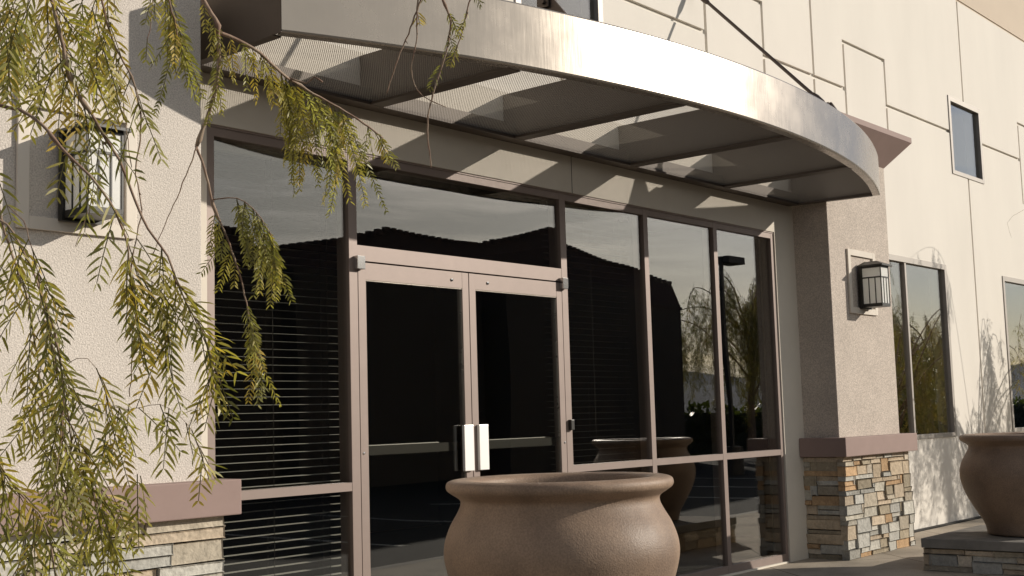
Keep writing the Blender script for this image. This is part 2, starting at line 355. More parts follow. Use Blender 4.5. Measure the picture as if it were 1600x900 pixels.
b.box(-.5, -.4, 5.7, 11, .02, 3.3); b.box(11.5, 11.6, 5.7, 11, .02, 3.3); part('interior_wall', b, 'dark_wall', B)
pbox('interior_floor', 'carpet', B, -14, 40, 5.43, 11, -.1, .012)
# recessed entrance wall with its opening
YE = 5.338
b = relief([3.62, 3.898, 9.962, 10.33], [0, 2.885, 3.47], YE, lambda x, z: None if (3.898 < x < 9.962 and z < 2.885) else 0, back=.16)
b.box(3.62, 10.33, YE+.001, 5.499, 3.47, 3.49)
E_ = part('entrance_wall', b, 'header_paint', B)
b = MB(); b.box(7.02, 7.026, YE-.0012, YE+.002, 2.885, 3.15); part('wall_joint', b, 'mortar', E_)

def window(a, c, z0, z1, muls, lab=None):
    f = MB(); fr = .06; y0, y1 = YW-.012, YW+.06
    f.box(a, a+fr, y0, y1, z0, z1); f.box(c-fr, c, y0, y1, z0, z1); f.box(a+fr, c-fr, y0+.001, y1, z1-fr, z1); f.box(a+fr, c-fr, y0+.001, y1, z0, z0+fr*.8)
    for mx_ in muls: f.box(mx_-.02, mx_+.02, y0+.01, y1, z0+fr*.8, z1-fr)
    w = part('window', f, 'window_frame', B)
    if lab: w['label'] = lab
    xs_ = [a+fr]+list(muls)+[c-fr]
    for p, q in zip(xs_, xs_[1:]):
        pbox('glass_pane', 'glass', w, p, q, YW+.028, YW+.034, z0+fr*.7, z1-fr*.9)
    bk = MB(); bk.box(a-.1, c+.1, YW+.2, YW+.9, z0-.2, z1+.2)
    return w
for i, (a, c) in enumerate(UPW): window(a, c, 4.07, 5.03, [])
for i, (a, c) in enumerate(LOW): window(a, c, .956, 2.935, [(a+c)/2])

# piers
def pier(x0, x1, side, label):
    y = 5.0
    b = MB(); b.box(x0, x1, y, 5.499, 1.03, 3.64, bev=.006)
    p = part('pier', b, 'stucco_grain_shade' if side > 0 else 'stucco_rough', B); p['label'] = label
    c = MB(); c.box(x0-.012, x1+.012, 4.992, 5.498, 0, .889); part('core', c, 'mortar', p)
    s = MB()
    stones(s, (x0-.05, 4.985, .0), (1, 0, 0), (0, -1, 0), x1-x0+.125, .889, 11+side, reg=side < 0, sc_=1.25 if side < 0 else 1)
    if side > 0: stones(s, (x0-.005, 4.99, .0), (0, 1, 0), (-1, 0, 0), .345, .89, 31+side, reg=True)
    else: stones(s, (x1+.005, 4.99, .0), (0, 1, 0), (1, 0, 0), .345, .89, 33, reg=True)
    part('stone_veneer', s, 'stone', p, color=True)
    l0, l1 = (x0-.11, x1+.145)
    pbox('ledge', 'trim_mauve', p, l0, l1, 4.89, 5.335 if True else 5.4, .89, 1.056, bev=.006)
    k = MB(); q = [(x0, x1, y, 3.63), (x0-.22, x1+.21, y-.21, 3.88)]
    A = [(q[0][0], 5.497, q[0][3]), (q[0][0], q[0][2], q[0][3]), (q[0][1], q[0][2], q[0][3]), (q[0][1], 5.497, q[0][3])]
    C = [(q[1][0], 5.497, q[1][3]), (q[1][0], q[1][2], q[1][3]), (q[1][1], q[1][2], q[1][3]), (q[1][1], 5.497, q[1][3])]
    T = [(v[0], v[1], 3.93) for v in C]
    for lo, hi in ((A, C), (C, T)):
        for i in range(3): k.poly([lo[i], lo[i+1], hi[i+1], hi[i]])
    k.poly(T); k.poly(A); part('cornice', k, 'trim_mauve', p)
    cx = (x0+x1)/2-.015; w = .29; fr = .055; z0, z1 = 2.17, 2.76
    f = MB(); yy = y-.02
    f.box(cx-w, cx-w+fr, yy, y-.001, z0, z1, bev=.004); f.box(cx+w-fr, cx+w, yy, y-.001, z0, z1, bev=.004)
    f.box(cx-w+fr, cx+w-fr, yy+.001, y-.001, z1-fr, z1); f.box(cx-w+fr, cx+w-fr, yy+.001, y-.001, z0, z0+fr)
    part('lamp_surround', f, 'stucco_smooth', p)
    return p
pier(2.33, 3.62, -1, 'rough stucco pier on a stone foot left of the entrance')
pier(10.33, 11.617, 1, 'rough stucco pier on a stone foot right of the entrance')

# storefront frame and panes
y0, y1, YG = 5.35, 5.455, 5.374
f = MB(); bz, tz, rail = .055, 2.825, (.922, .970)
V = [(3.904, 3.954), (4.893, 4.958), (6.884, 6.95), (7.922, 7.98), (8.942, 9.0), (9.913, 9.955)]
for i, (a, c) in enumerate(V): f.box(a, c, y0, y1, .012, 2.872, bev=.002)
for (a, c) in ((V[0][1], V[1][0]), (V[1][1], V[2][0]), (V[2][1], V[3][0]), (V[3][1], V[4][0]), (V[4][1], V[5][0])):
    f.box(a, c, y0-.006 if 0 else y0+.0015, y1-.002, tz, 2.871)
    if a < 4 or a > 6.9:
        f.box(a, c, y0+.0015, y1-.002, rail[0], rail[1]); f.box(a, c, y0+.0015, y1-.002, .013, .075)
f.box(4.958, 6.884, y0+.0015, y1-.002, 2.245, 2.335)
f.box(3.904, 9.955, y0-.004, y0+.03, 2.8725, 2.884)       # head flashing
SF = part('storefront_frame', f, 'frame_metal', B)
def pane(a, c, z0, z1, par): return pbox('glass_pane', 'glass', par, a-.004, c+.004, YG, YG+.006, z0-.004, z1+.004)
for i, (a, c) in enumerate(((V[0][1], V[1][0]), (V[2][1], V[3][0]), (V[3][1], V[4][0]), (V[4][1], V[5][0]))):
    pane(a, c, .075, rail[0], SF); pane(a, c, rail[1], tz, SF)
pane(4.958, 6.884, 2.335, tz, SF)
b = MB(); b.box(6.905, 6.942, y0-.028, y0-.0005, 1.213, 1.285, bev=.004); part('card_reader', b, 'lamp_black', SF)
b = MB(); b.box(3.8, 9.90, 5.325, 5.349, .0, .014); part('sealant_strip', b, 'sealant', SF)
# doors
def door(a, c, hinge, lab):
    f = MB(); sw = .06; z0, z1 = .015, 2.235
    f.box(a, a+sw, y0, y0+.045, z0, z1, bev=.002); f.box(c-sw, c, y0, y0+.045, z0, z1, bev=.002)
    f.box(a+sw, c-sw, y0+.001, y0+.044, z1-.1, z1); f.box(a+sw, c-sw, y0+.001, y0+.044, z0, z0+.25)
    d = part('door', f, 'frame_metal', B); d['label'] = lab
    k = MB()
    e = .014; A, C, Z0, Z1 = a+sw, c-sw, z0+.25, z1-.1
    k.box(A, C, y0+.004, y0+.02, Z1-e*.5, Z1-.0005); k.box(A, A+.006, y0+.006, y0+.02, Z0, Z1-e); k.box(C-.006, C, y0+.006, y0+.02, Z0, Z1-e)
    part('glazing_bead', k, 'canopy_metal', d)
    pbox('glass_pane', 'glass', d, A-.003, C+.003, y0+.02, y0+.026, Z0-.003, Z1+.003)
    ox = 5.860 if hinge == 'L' else 6.0
    h = MB(); h.smooth = False
    h.box(ox-.043, ox+.044, y0-.024, y0-.002, .987, 1.272, bev=.003)
    for zz in (): h.box(ox-.01, ox+.01, y0-.0105, y0+(.019 if hinge == 'R' or ox < 5.85 else -.0005), zz, zz+.03)
    part('pull_handle', h, 'brushed_pull', d)
    p = MB(); s = 1 if hinge == 'L' else -1
    p.box(min(a, c)+sw+.025 if hinge == 'L' else a+.2, (c-.22) if hinge == 'L' else c-sw-.03, y0+.075, y0+.12, 1.11, 1.175, bev=.006)
    p.box(a+.03, c-.03, y0+.046, y0+.07, 1.115, 1.168)
    part('panic_bar', p, 'lamp_black', d)
    hx = a-.004 if hinge == 'L' else c+.004
    v = MB(); v.box(hx-.03, hx+.03, y0-.035, y0-.001, 2.19, 2.268, bev=.003); part('pivot_hinge', v, 'steel', d)
    st = MB()
    px_ = (c-.155) if hinge == 'L' else (a+.18)
    st.lathe((0, 0, 0), [(0, 0), (.008, 0), (.010, .004), (0, .007)], 12)
    for i, q in enumerate(st.v): st.v[i] = (px_+q[0], y0-.0005-q[2], 2.183+q[1])
    part('screw_cap', st, 'steel', d)
    jx = 4.985 if hinge == 'L' else 6.86
    st = MB(); st.lathe((0, 0, 0), [(0, 0), (.006, 0), (.007, .003), (0, .006)], 12)
    for i, q in enumerate(st.v): st.v[i] = (jx+q[0], y0-.0005-q[2], 1.13+q[1])
    part('screw_cap', st, 'steel', d)
    return d
door(4.962, 5.914, 'L', 'left-hand glass entrance door'); door(5.920, 6.880, 'R', 'right-hand glass entrance door')

# blinds behind the glass
def blind(a, c, label, seed, zb=.10, mt='blind'):
    t = thing('window_blind', ((a+c)/2, 5.53, zb), label, 'blind', None)
    s = MB(); un = MB(); rd = random.Random(seed); z = 2.78; k = 0
    while z > zb+.03:
        tl = R(1.2)+rd.uniform(-.015, .015); w = .025; dy = w*math.cos(tl); dz = w*math.sin(tl); y = 5.535
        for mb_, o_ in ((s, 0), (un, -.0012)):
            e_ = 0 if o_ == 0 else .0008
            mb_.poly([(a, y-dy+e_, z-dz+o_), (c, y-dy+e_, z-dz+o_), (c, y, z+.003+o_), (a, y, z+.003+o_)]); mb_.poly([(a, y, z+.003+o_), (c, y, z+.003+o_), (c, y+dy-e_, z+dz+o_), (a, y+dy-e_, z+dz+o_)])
        z -= .044; k += 1
    part('slats', s, mt, t, fixn=False); part('slat_underside_shade', un, 'dark_blind', t, fixn=False)  # dark second layer paints the shade beneath each slat
    co = MB()
    for f_ in (.12, .5, .88):
        x = a+(c-a)*f_; co.box(x-.0015, x+.0015, 5.505, 5.508, zb, 2.8); co.box(x-.0015, x+.0015, 5.562, 5.565, zb, 2.8)
    part('cord', co, 'dark_wall', t)
    pbox('headrail', 'blind', t, a, c, 5.505, 5.565, 2.80, 2.85); pbox('bottom_rail', 'blind', t, a, c, 5.51, 5.56, zb-.02, zb)
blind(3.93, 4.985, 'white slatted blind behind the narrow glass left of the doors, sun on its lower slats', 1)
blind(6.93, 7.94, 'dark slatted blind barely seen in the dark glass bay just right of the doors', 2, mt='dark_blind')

# ------------------------------------------------------------------ canopy
C = thing('entrance_canopy', (7.07, 5.338, 3.15), 'bowed metal entrance canopy with perforated panels under brushed silver fascia', 'canopy')
XL, XR, YB, XC, Rr, YC = 3.73, 10.36, 5.30, 7.065, 8.8, 3.865
def yc(x): return YC + Rr - math.sqrt(Rr*Rr-(x-XC)**2)
ZB, ZT = 3.15, 3.50
n = 96; X = [XL+(XR-XL)*i/n for i in range(n+1)]
f = MB(); f.smooth = True
def strip(P, Q):
    b0 = len(f.v); f.v += [tuple(p) for p in P]+[tuple(q) for q in Q]; m = len(P)
    for i in range(m-1): f.face((b0+i, b0+i+1, b0+m+i+1, b0+m+i))
def off(x, d):
    a = math.asin((x-XC)/Rr); return (x-d*math.sin(a), yc(x)+d*math.cos(a))
r_ = .012
prof = [(.065, ZB+.006), (.065, ZB), (r_, ZB), (r_*.3, ZB+r_*.3), (0, ZB+r_), (0, ZT-r_), (r_*.3, ZT-r_*.3), (r_, ZT), (.055, ZT), (.055, ZT-.006), (.008, ZT-.012), (.008, ZB+.012), (.065, ZB+.006)]
for (d0, z0), (d1, z1) in zip(prof, prof[1:]):
    strip([(*off(x, d0), z0) for x in X], [(*off(x, d1), z1) for x in X])
part('fascia', f, 'canopy_metal', C, fixn=True)
# end plates
def endplate(xf, xb, s):
    b = MB(); yf = yc(xf)+.0; t = .008*s
    P = [(xf, yf+.004), (xb, YB), (xb+t, YB), (xf+t, yf+.004)]
    for z0, z1 in ((ZB+.001, ZT),):
        b.poly([(p[0], p[1], z0) for p in P]); b.poly([(p[0], p[1], z1) for p in P])
        for i in range(4): p, q = P[i], P[(i+1) % 4]; b.poly([(*p, z0), (*q, z0), (*q, z1), (*p, z1)])
    P2 = [(xf, yf+.07), (xb, YB), (xb+s*.055, YB), (xf+s*.055, yf+.07)]
    z0, z1 = ZB-.001, ZB+.007
    b.poly([(*p, z0) for p in P2]); b.poly([(*p, z1) for p in P2])
    for i in range(4): p, q = P2[i], P2[(i+1) % 4]; b.poly([(*p, z0), (*q, z0), (*q, z1), (*p, z1)])
    part('end_plate', b, 'canopy_beam', C)
endplate(XL, XL+.01, 1); endplate(XR, 10.27, -1)
RIBS = [5.02, 6.32, 7.65, 8.985]
for x in RIBS:
    b = MB(); b.box(x-.03, x+.03, yc(x)+.012, YE-.002, ZB+.102, 3.465); b.box(x-.03, x+.03, yc(x)+.012, YB-.061, ZB+.012, ZB+.102); b.box(x-.05, x+.05, yc(x)+.066, YB-.061, ZB-.0015, ZB+.012)
    part('rib', b, 'canopy_beam', C)
b = MB(); b.box(XL+.02, 10.26, YB-.06, YE-.001, ZB-.002, ZB+.10); b.box(XL+.02, 10.26, YB-.075, YB-.0605, ZB-.003, ZB+.01); part('back_beam', b, 'canopy_beam', C)
ed = [XL+.012]+RIBS+[10.30]
for i in range(5):
    a, c = ed[i]+(.03 if i else 0), ed[i+1]-.03
    b = MB(); P = [(a+(c-a)*k/14) for k in range(15)]
    for p, q in zip(P, P[1:]): b.poly([(p, yc(p)+.02, ZB+.02), (q, yc(q)+.02, ZB+.02), (q, YB-.06, ZB+.02), (p, YB-.06, ZB+.02)])
    part('perforated_panel', b, 'perforated', C)
# tension rods with clevises
def rodset(x, yl, zl, yt, zt):
    b = MB(); lo = Vector((x, yl, zl)); hi = Vector((x, yt, zt)); d = (hi-lo).normalized()
    b.tube([lo+d*.16, hi-d*.12], .014, 10)
    for e, s in ((lo, 1), (hi, -1)):
        b.tube([e+d*.02*s, e+d*.05*s, e+d*.13*s, e+d*.17*s], [.012, .024, .026, .018], 10)
        b.box(e.x-.026, e.x-.016, e.y-.03, e.y+.05, e.z-.03, e.z+.03, bev=.003); b.box(e.x+.016, e.x+.026, e.y-.03, e.y+.05, e.z-.03, e.z+.03, bev=.003)
        b.tube([e+Vector((-.045, 0, 0)), e+Vector((.045, 0, 0))], .013, 8)
    part('tension_rod', b, 'rod_metal', C)
    l = MB(); l.poly([(x-.008, yl+.05, zl+.02), (x-.008, yl-.04, zl+.03), (x-.008, yl-.16, 3.50), (x-.008, yl+.12, 3.48)]); l.poly([(x+.008, yl+.05, zl+.02), (x+.008, yl-.04, zl+.03), (x+.008, yl-.16, 3.50), (x+.008, yl+.12, 3.48)])
    for i in range(4): a_, c_ = l.v[i], l.v[(i+1) % 4]; l.poly([a_, c_, (x+.008, c_[1], c_[2]), (x+.008, a_[1], a_[2])])
    l.box(x-.035, x+.035, yc(x)+.06, yl+.25, 3.476, 3.4905)
    part('lug', l, 'rod_metal', C)
    w = MB(); w.box(x-.07, x+.07, YW-.014, YW-.001, zt-.02, zt+.2, bev=.003); part('wall_plate', w, 'rod_metal', C)
rodset(8.985, 4.30, 3.66, 5.44, 4.87); rodset(5.40, 4.24, 3.62, 5.44, 4.86)

# ------------------------------------------------------------------ wall lamps
def lamp(cx, label):
    y1_, y0_ = 4.978, 4.765; z0, z1 = 2.235, 2.60; w = .088
    t = thing('wall_lamp', (cx, 4.98, 2.2), label, 'lamp', 'box lamps on the two piers')
    b = MB(); e = .0085
    for x in (cx-w, cx+w-e):
        for yy in (y0_, y1_-.03): b.box(x, x+e, yy, yy+e, z0, z1)
    for z, h in ((z0, .022), (z1-.016, .016), (z0+.255, .012)):
        b.box(cx-w+.0005, cx-w+e-.0005, y0_+e, y1_-.03, z, z+h); b.box(cx+w-e+.0005, cx+w-.0005, y0_+e, y1_-.03, z, z+h)
        b.box(cx-w+e, cx+w-e, y0_+.0005, y0_+e-.0005, z, z+h)
    for k in (1, 2):
        yy = y0_+(y1_-.03-y0_)*k/3; b.box(cx-w+.001, cx-w+e-.001, yy-.004, yy+.004, z0+.022, z0+.255); b.box(cx+w-e+.001, cx+w-.001, yy-.004, yy+.004, z0+.022, z0+.255)
        xx = cx-w+2*w*k/3; b.box(xx-.004, xx+.004, y0_+.001, y0_+e-.001, z0+.022, z0+.255)
    b.box(cx-w+.002, cx+w-.002, y0_+.002, y1_-.03, z0-.008, z0)
    b.box(cx-w-.01, cx+w+.01, y1_-.029, y1_+.001, z0-.02, z1+.0)
    part('housing', b, 'lamp_black', t)
    g_ = MB(); i_ = e-.003; g_.box(cx-w+i_, cx+w-i_, y0_+i_, y1_-.032, z0+.005, z1-.005); part('lamp_glass', g_, 'lamp_glass', t)
    l = MB(); o = .028; A = [(cx-w-o, y0_-o), (cx+w+o, y0_-o), (cx+w+o, y1_), (cx-w-o, y1_)]
    I = [(cx-.03, y0_+.06), (cx+.03, y0_+.06), (cx+.03, y1_-.03), (cx-.03, y1_-.03)]
    za, zb, zc = z1, z1+.012, z1+.05
    l.poly([(*p, za) for p in A]); l.poly([(*p, zc) for p in I])
    for i in range(4):
        p, q = A[i], A[(i+1) % 4]; l.poly([(*p, za), (*q, za), (*q, zb), (*p, zb)]); P, Q = I[i], I[(i+1) % 4]; l.poly([(*p, zb), (*q, zb), (*Q, zc), (*P, zc)])
    part('lid', l, 'lamp_black', t)
lamp(2.955, 'black box lamp with frosted panes on the left pier, half behind pepper tree leaves')
lamp(10.955, 'black box lamp with frosted panes on the right pier, fully in view')

# ------------------------------------------------------------------ planters
def smoothprof(P, n=6):
    out = []
    for i in range(len(P)-1):
        p0 = P[max(i-1, 0)]; p1 = P[i]; p2 = P[i+1]; p3 = P[min(i+2, len(P)-1)]
        for k in range(n):
            t = k/n; out.append(tuple(.5*((2*p1[j])+(-p0[j]+p2[j])*t+(2*p0[j]-5*p1[j]+4*p2[j]-p3[j])*t*t+(-p0[j]+3*p1[j]-3*p2[j]+p3[j])*t**3) for j in (0, 1)))
    return out+[P[-1]]
PP = [(.0, 0), (.30, 0), (.335, .01), (.345, .05), (.365, .11), (.42, .20), (.485, .32), (.522, .44), (.525, .52), (.50, .60), (.463, .665), (.448, .70), (.452, .725), (.485, .748),
      (.507, .765), (.512, .785), (.502, .803), (.47, .811), (.42, .809), (.392, .795), (.385, .765), (.385, .70)]
def planter(cx, cyy, z, label, blabel, seed):
    P = [(0, 0)]+smoothprof(PP[1:], 6); h = .811
    b = MB(); b.lathe((cx, cyy, z), [(r, zz) for r, zz in P], 112)
    t = single('planter_pot', b, 'terracotta', (cx, cyy, z), label, 'planter', 'terracotta planters in front of the entrance', smooth=True)
    s = MB(); s.lathe((cx, cyy, z+.715), [(0, .01), (.2, .005), (.39, 0)], 40); part('soil', s, 'soil', t)
    q = thing('stone_plinth', (cx, cyy, 0), blabel, 'plinth', 'stone plinths under the planters')
    hw = .66
    pbox('cap_slab', 'slab_stone', q, cx-hw, cx+hw, cyy-hw, cyy+hw, z-.075, z-.001, bev=.006)
    pbox('core', 'mortar', q, cx-hw+.05, cx+hw-.05, cyy-hw+.05, cyy+hw-.05, 0, z-.076)
    st = MB(); e = .05; L_ = 2*hw-.03
    stones(st, (cx-hw+.05, cyy+hw-.055, 0), (0, -1, 0), (-1, 0, 0), 2*hw-.11, z-.078, seed, reg=True); stones(st, (cx+hw-.05, cyy-hw+.055, 0), (0, 1, 0), (1, 0, 0), 2*hw-.11, z-.078, seed+1, reg=True)
    stones(st, (cx-hw+.01, cyy-hw+.05, 0), (1, 0, 0), (0, -1, 0), L_, z-.078, seed+2, reg=True); stones(st, (cx+hw-.01, cyy+hw-.05, 0), (-1, 0, 0), (0, 1, 0), L_, z-.078, seed+3, reg=True)
    part('stone_veneer', st, 'stone', q, color=True)
planter(4.495, 3.545, .225, 'large bulbous terracotta planter standing nearest, in front of the glass doors', 'stone plinth under the near planter before the doors', 50)
planter(10.575, 3.485, .255, 'large shaded terracotta planter cut by the right edge, on a stone plinth', 'low stone-clad plinth with grey cap slab at the lower right corner', 60)

# ------------------------------------------------------------------ foliage
G3 = Vector((0, 0, -1))
def jit(rd, s): return Vector((rd.gauss(0, s), rd.gauss(0, s), rd.gauss(0, s)))
OL = [(.33, .29, .085), (.25, .235, .075), (.40, .34, .11), (.20, .195, .07), (.42, .31, .085), (.31, .29, .13)]
def leaf(b, rd, p, d, length, ll, sp, w, droop=1.5, rach=True, seg=3, face=None):
    p = Vector(p); d = Vector(d).normalized(); n = face.normalized() if face else (-fw+jit(rd, .55)).normalized()
    base = rd.choice(OL); k0 = rd.uniform(.75, 1.3); steps = max(3, int(length/sp)); pts = [p.copy()]; st = rd.uniform(.75, 1.1)
    bend = jit(rd, .02)
    for i in range(steps):
        d = (d+G3*droop*sp+bend*.4).normalized(); p = p+d*sp; pts.append(p.copy()); f = (i+1)/steps
        if f < .06: continue
        s = d.cross(n).normalized(); nn = s.cross(d)
        sc_ = (1-.45*max(0, f-.55)/.45)*(.75+.25*min(1, f*5))
        for sg in (-1, 1):
            if rd.random() < .10: continue
            lv = (d*(.62*st+rd.gauss(0, .09))+s*sg*.85+G3*.22+nn*rd.gauss(0, .34)).normalized(); L_ = ll*sc_*rd.uniform(.72, 1.15); ww = w*rd.uniform(.8, 1.15)
            side = lv.cross((nn+jit(rd, .45)).normalized()).normalized()
            cur = G3*L_*rd.uniform(.0, .3)+d*L_*rd.uniform(-.08, .2)
            q = rd.uniform(.85, 1.15)*k0; b.cur = (base[0]*q, base[1]*q, base[2]*q)
            if seg == 3:
                a = len(b.v); m1 = p+lv*L_*.3; m2 = p+lv*L_*.72+cur*.4
                b.v += [tuple(p), tuple(m1+side*ww*.5), tuple(m1-side*ww*.5), tuple(m2+side*ww*.42), tuple(m2-side*ww*.42), tuple(p+lv*L_+cur)]
                b.face((a, a+1, a+2)); b.face((a+1, a+3, a+4, a+2)); b.face((a+3, a+5, a+4))
            else:
                a = len(b.v); m1 = p+lv*L_*.5
                b.v += [tuple(p), tuple(m1+side*ww*.5), tuple(m1-side*ww*.5), tuple(p+lv*L_+cur)]; b.face((a, a+1, a+3, a+2))
    if rach:
        b.cur = (.20, .17, .07); b.tube(pts, [.0011*(1-.5*i/len(pts))+.0003 for i in range(len(pts))], 3, cap=False)
def resample(P, step):
    out = [P[0]]
    cat = []
    for i in range(len(P)-1):
        p0 = P[max(i-1, 0)]; p1 = P[i]; p2 = P[i+1]; p3 = P[min(i+2, len(P)-1)]; m = max(2, int((p2-p1).length/step))
        for k in range(1, m+1):
            t = k/m; out.append(.5*((2*p1)+(p2-p0)*t+(2*p0-5*p1+4*p2-p3)*t*t+(-p0+3*p1-3*p2+p3)*t**3))
    return out
def twig(br, rd, P, r0, r1, knot=.5):
    pts = resample(P, .018); n_ = len(pts); rad = []
    for i in range(n_):
        r = r0+(r1-r0)*i/n_
        if rd.random() < .10*knot: r *= rd.uniform(1.4, 1.9)
        rad.append(r)
    pts = [p+jit(rd, .0009) for p in pts]
    br.tube(pts, rad, 6)
    for i in range(2, n_-2):
        if rd.random() < .035*knot:
            d = (jit(rd, 1)+G3*.3).normalized(); br.tube([pts[i], pts[i]+d*rd.uniform(.006, .016)], [rad[i]*.8, rad[i]*.35], 4)
    return pts
T = thing('pepper_tree', (-.4, 3.6, 0), 'weeping pepper tree hanging its feathery branches down the left side', 'tree')
br = MB(); br.smooth = True; fo = MB(); rd = random.Random(21)
tw = {}
def S(name, pts, dep, r0, r1, knot=.6):
    P = []
    for i, p in enumerate(pts):
        dd = dep if not isinstance(dep, tuple) else dep[0]+(dep[1]-dep[0])*i/(len(pts)-1)
        P.append(at(p[0], p[1], dd))
    tw[name] = twig(br, rd, P, r0, r1, knot)
def hang(name, n_, len_, ll, sp, w, lo=0., hi=1., side=.7, down=.8, drp=2.2, tang=.25):
    pts = tw[name]
    for k in range(n_):
        f_ = lo+(hi-lo)*(k+rd.random())/n_; i = min(len(pts)-2, int(f_*(len(pts)-1))); t = (pts[i+1]-pts[i]).normalized()
        d = rt2*rd.uniform(-side, side)+G3*down*rd.uniform(.6, 1.2)+t*tang+fw*rd.uniform(-.35, .35)
        leaf(fo, rd, pts[i], d, rd.uniform(*len_), ll*rd.uniform(.85, 1.15), sp, w, droop=drp*rd.uniform(.6, 1.4))
# near strands
S('A', [(62, -60), (82, 10), (97, 62), (110, 120), (150, 190), (186, 250), (215, 322), (240, 372), (262, 400), (275, 440), (288, 452)], 2.5, .0042, .0022, 1.0)
S('A2', [(275, 440), (300, 490), (318, 520), (330, 560), (345, 600)], 2.5, .0016, .0008)
S('B', [(-20, 160), (30, 172), (65, 195), (105, 240), (150, 285), (180, 330), (196, 372), (205, 430), (212, 500)], 2.35, .0036, .0013, .2)
S('C', [(150, -40), (175, 60), (205, 120), (217, 160), (220, 205), (212, 260), (218, 300), (222, 330)], 2.7, .0026, .0015, 1.0)
S('C2', [(185, 110), (192, 160), (200, 220), (206, 262)], 2.7, .0012, .0008, .8)
S('K', [(172, 240), (150, 300), (138, 330), (118, 386)], 2.6, .0009, .0007, .7)
S('F1', [(-30, 120), (-5, 300), (12, 380), (38, 450), (52, 520), (64, 600), (70, 700)], 2.5, .0035, .0012)
S('F2', [(-40, 330), (10, 350), (40, 400), (62, 450), (85, 520), (98, 600), (96, 680), (84, 760)], 2.4, .0026, .001)
S('F3', [(10, 320), (36, 345), (50, 390), (62, 440), (64, 490)], 2.3, .0012, .0006, .2)
S('D1', [(222, 330), (205, 420), (208, 470), (206, 560), (203, 620)], 2.5, .0014, .001, .8)
S('D2', [(60, 430), (82, 540), (105, 640), (110, 720), (95, 790), (60, 840), (20, 900)], 2.45, .002, .001)
S('D3', [(70, 500), (95, 620), (98, 700), (150, 750), (170, 820), (180, 900)], 2.5, .002, .001)
S('D4', [(118, 640), (160, 632), (200, 640), (250, 632), (290, 660), (312, 700), (322, 740)], 2.6, .0008, .0005, .1)
S('D5', [(210, 430), (250, 450), (262, 500), (258, 560)], 2.5, .001, .0006, .1)
S('D6', [(60, 620), (120, 560), (150, 575), (165, 620), (165, 690)], 2.6, .0008, .0005, .1)
S('E1', [(-20, 700), (30, 770), (70, 820), (90, 920)], 2.3, .002, .001)
S('E2', [(96, 640), (130, 700), (150, 780), (160, 850)], 2.45, .0014, .0008)
# farther strands
S('G', [(305, -30), (318, 0), (336, 30), (341, 52), (342, 100), (334, 150), (318, 200), (307, 228)], 3.4, .0065, .005, .7)
S('G2', [(307, 228), (320, 265), (333, 320), (351, 362), (366, 402), (380, 450), (394, 520), (408, 580)], 3.4, .0042, .0012, .6)
S('G3', [(307, 228), (296, 262), (276, 310), (258, 350), (240, 395)], 3.3, .002, .0009, .8)
S('G4', [(340, 50), (372, 62), (405, 82), (430, 105), (447, 120), (462, 130), (500, 152), (540, 174), (575, 198), (598, 216)], (3.4, 3.7), .0052, .0022, .9)
S('G5', [(452, 122), (478, 130), (490, 120), (503, 128)], 3.55, .003, .002, .5)
S('G6', [(333, 312), (368, 310), (395, 325), (425, 370), (432, 400)], 3.4, .0018, .001, .3)
S('H0', [(255, -60), (262, -10), (272, 30), (280, 75)], 3.1, .003, .0015, .6)
S('H1', [(240, -40), (236, 30), (230, 68)], 3.0, .0014, .001, 1.)
S('J1', [(668, -40), (657, 0), (645, 35), (622, 92), (604, 146)], 3.9, .0034, .0018, 1.)
S('J2', [(660, -40), (652, 5), (651, 60), (643, 108), (652, 140), (672, 156), (697, 168)], 3.9, .0034, .001, 1.)
S('J3', [(676, -60), (688, -10), (704, 35), (695, 88), (677, 145), (668, 195), (674, 262)], 3.9, .0042, .0022, 1.)
S('J4', [(745, -40), (733, 5), (720, 58), (703, 108)], 3.9, .003, .0016, 1.)
# stems running back up to the crown
for a, (px_, py_) in (('A', (-60, -420)), ('G', (140, -420)), ('J3', (520, -380)), ('H0', (130, -400)), ('C', (60, -420)), ('F1', (-200, -150)), ('B', (-200, 60)), ('J4', (600, -360)), ('E1', (-160, 500)), ('F2', (-190, 200))):
    e = tw[a][0]; twig(br, rd, [at(px_, py_, 3.0), (at(px_, py_, 3.0)+e)/2+Vector((0, 0, .06)), e], .009, .005, .5)
# foliage
near = dict(ll=.041, sp=.0180, w=.0053)
hang('A', 22, (.10, .19), lo=.0, hi=.55, side=.85, **near)
hang('C', 15, (.10, .17), lo=.0, hi=.6, side=.7, **near)
hang('B', 7, (.10, .16), lo=.25, hi=.75, side=.7, **near)
hang('B', 9, (.08, .14), lo=.75, hi=1, side=.35, tang=1, **near)
hang('A', 6, (.08, .14), lo=.85, hi=1, side=.6, **near)
hang('A2', 13, (.09, .16), side=.8, **near)
hang('F1', 17, (.10, .19), lo=.1, hi=1, side=.8, **near)
hang('F2', 17, (.10, .18), lo=.1, hi=1, side=.8, **near)
hang('F3', 4, (.07, .10), lo=.3, hi=1, side=.6, ll=.042, sp=.018, w=.0066)
hang('D1', 5, (.08, .13), lo=.1, hi=.5, side=.7, **near)
hang('D2', 13, (.10, .18), side=.85, **near)
hang('D3', 14, (.10, .18), side=.85, **near)
hang('D4', 9, (.07, .13), lo=.2, side=.5, **near)
hang('D5', 13, (.09, .15), lo=.1, side=.7, **near)
hang('D6', 6, (.08, .13), lo=.3, side=.5, **near)
hang('E1', 18, (.10, .18), side=.85, **near)
hang('E2', 18, (.10, .18), side=.85, **near)
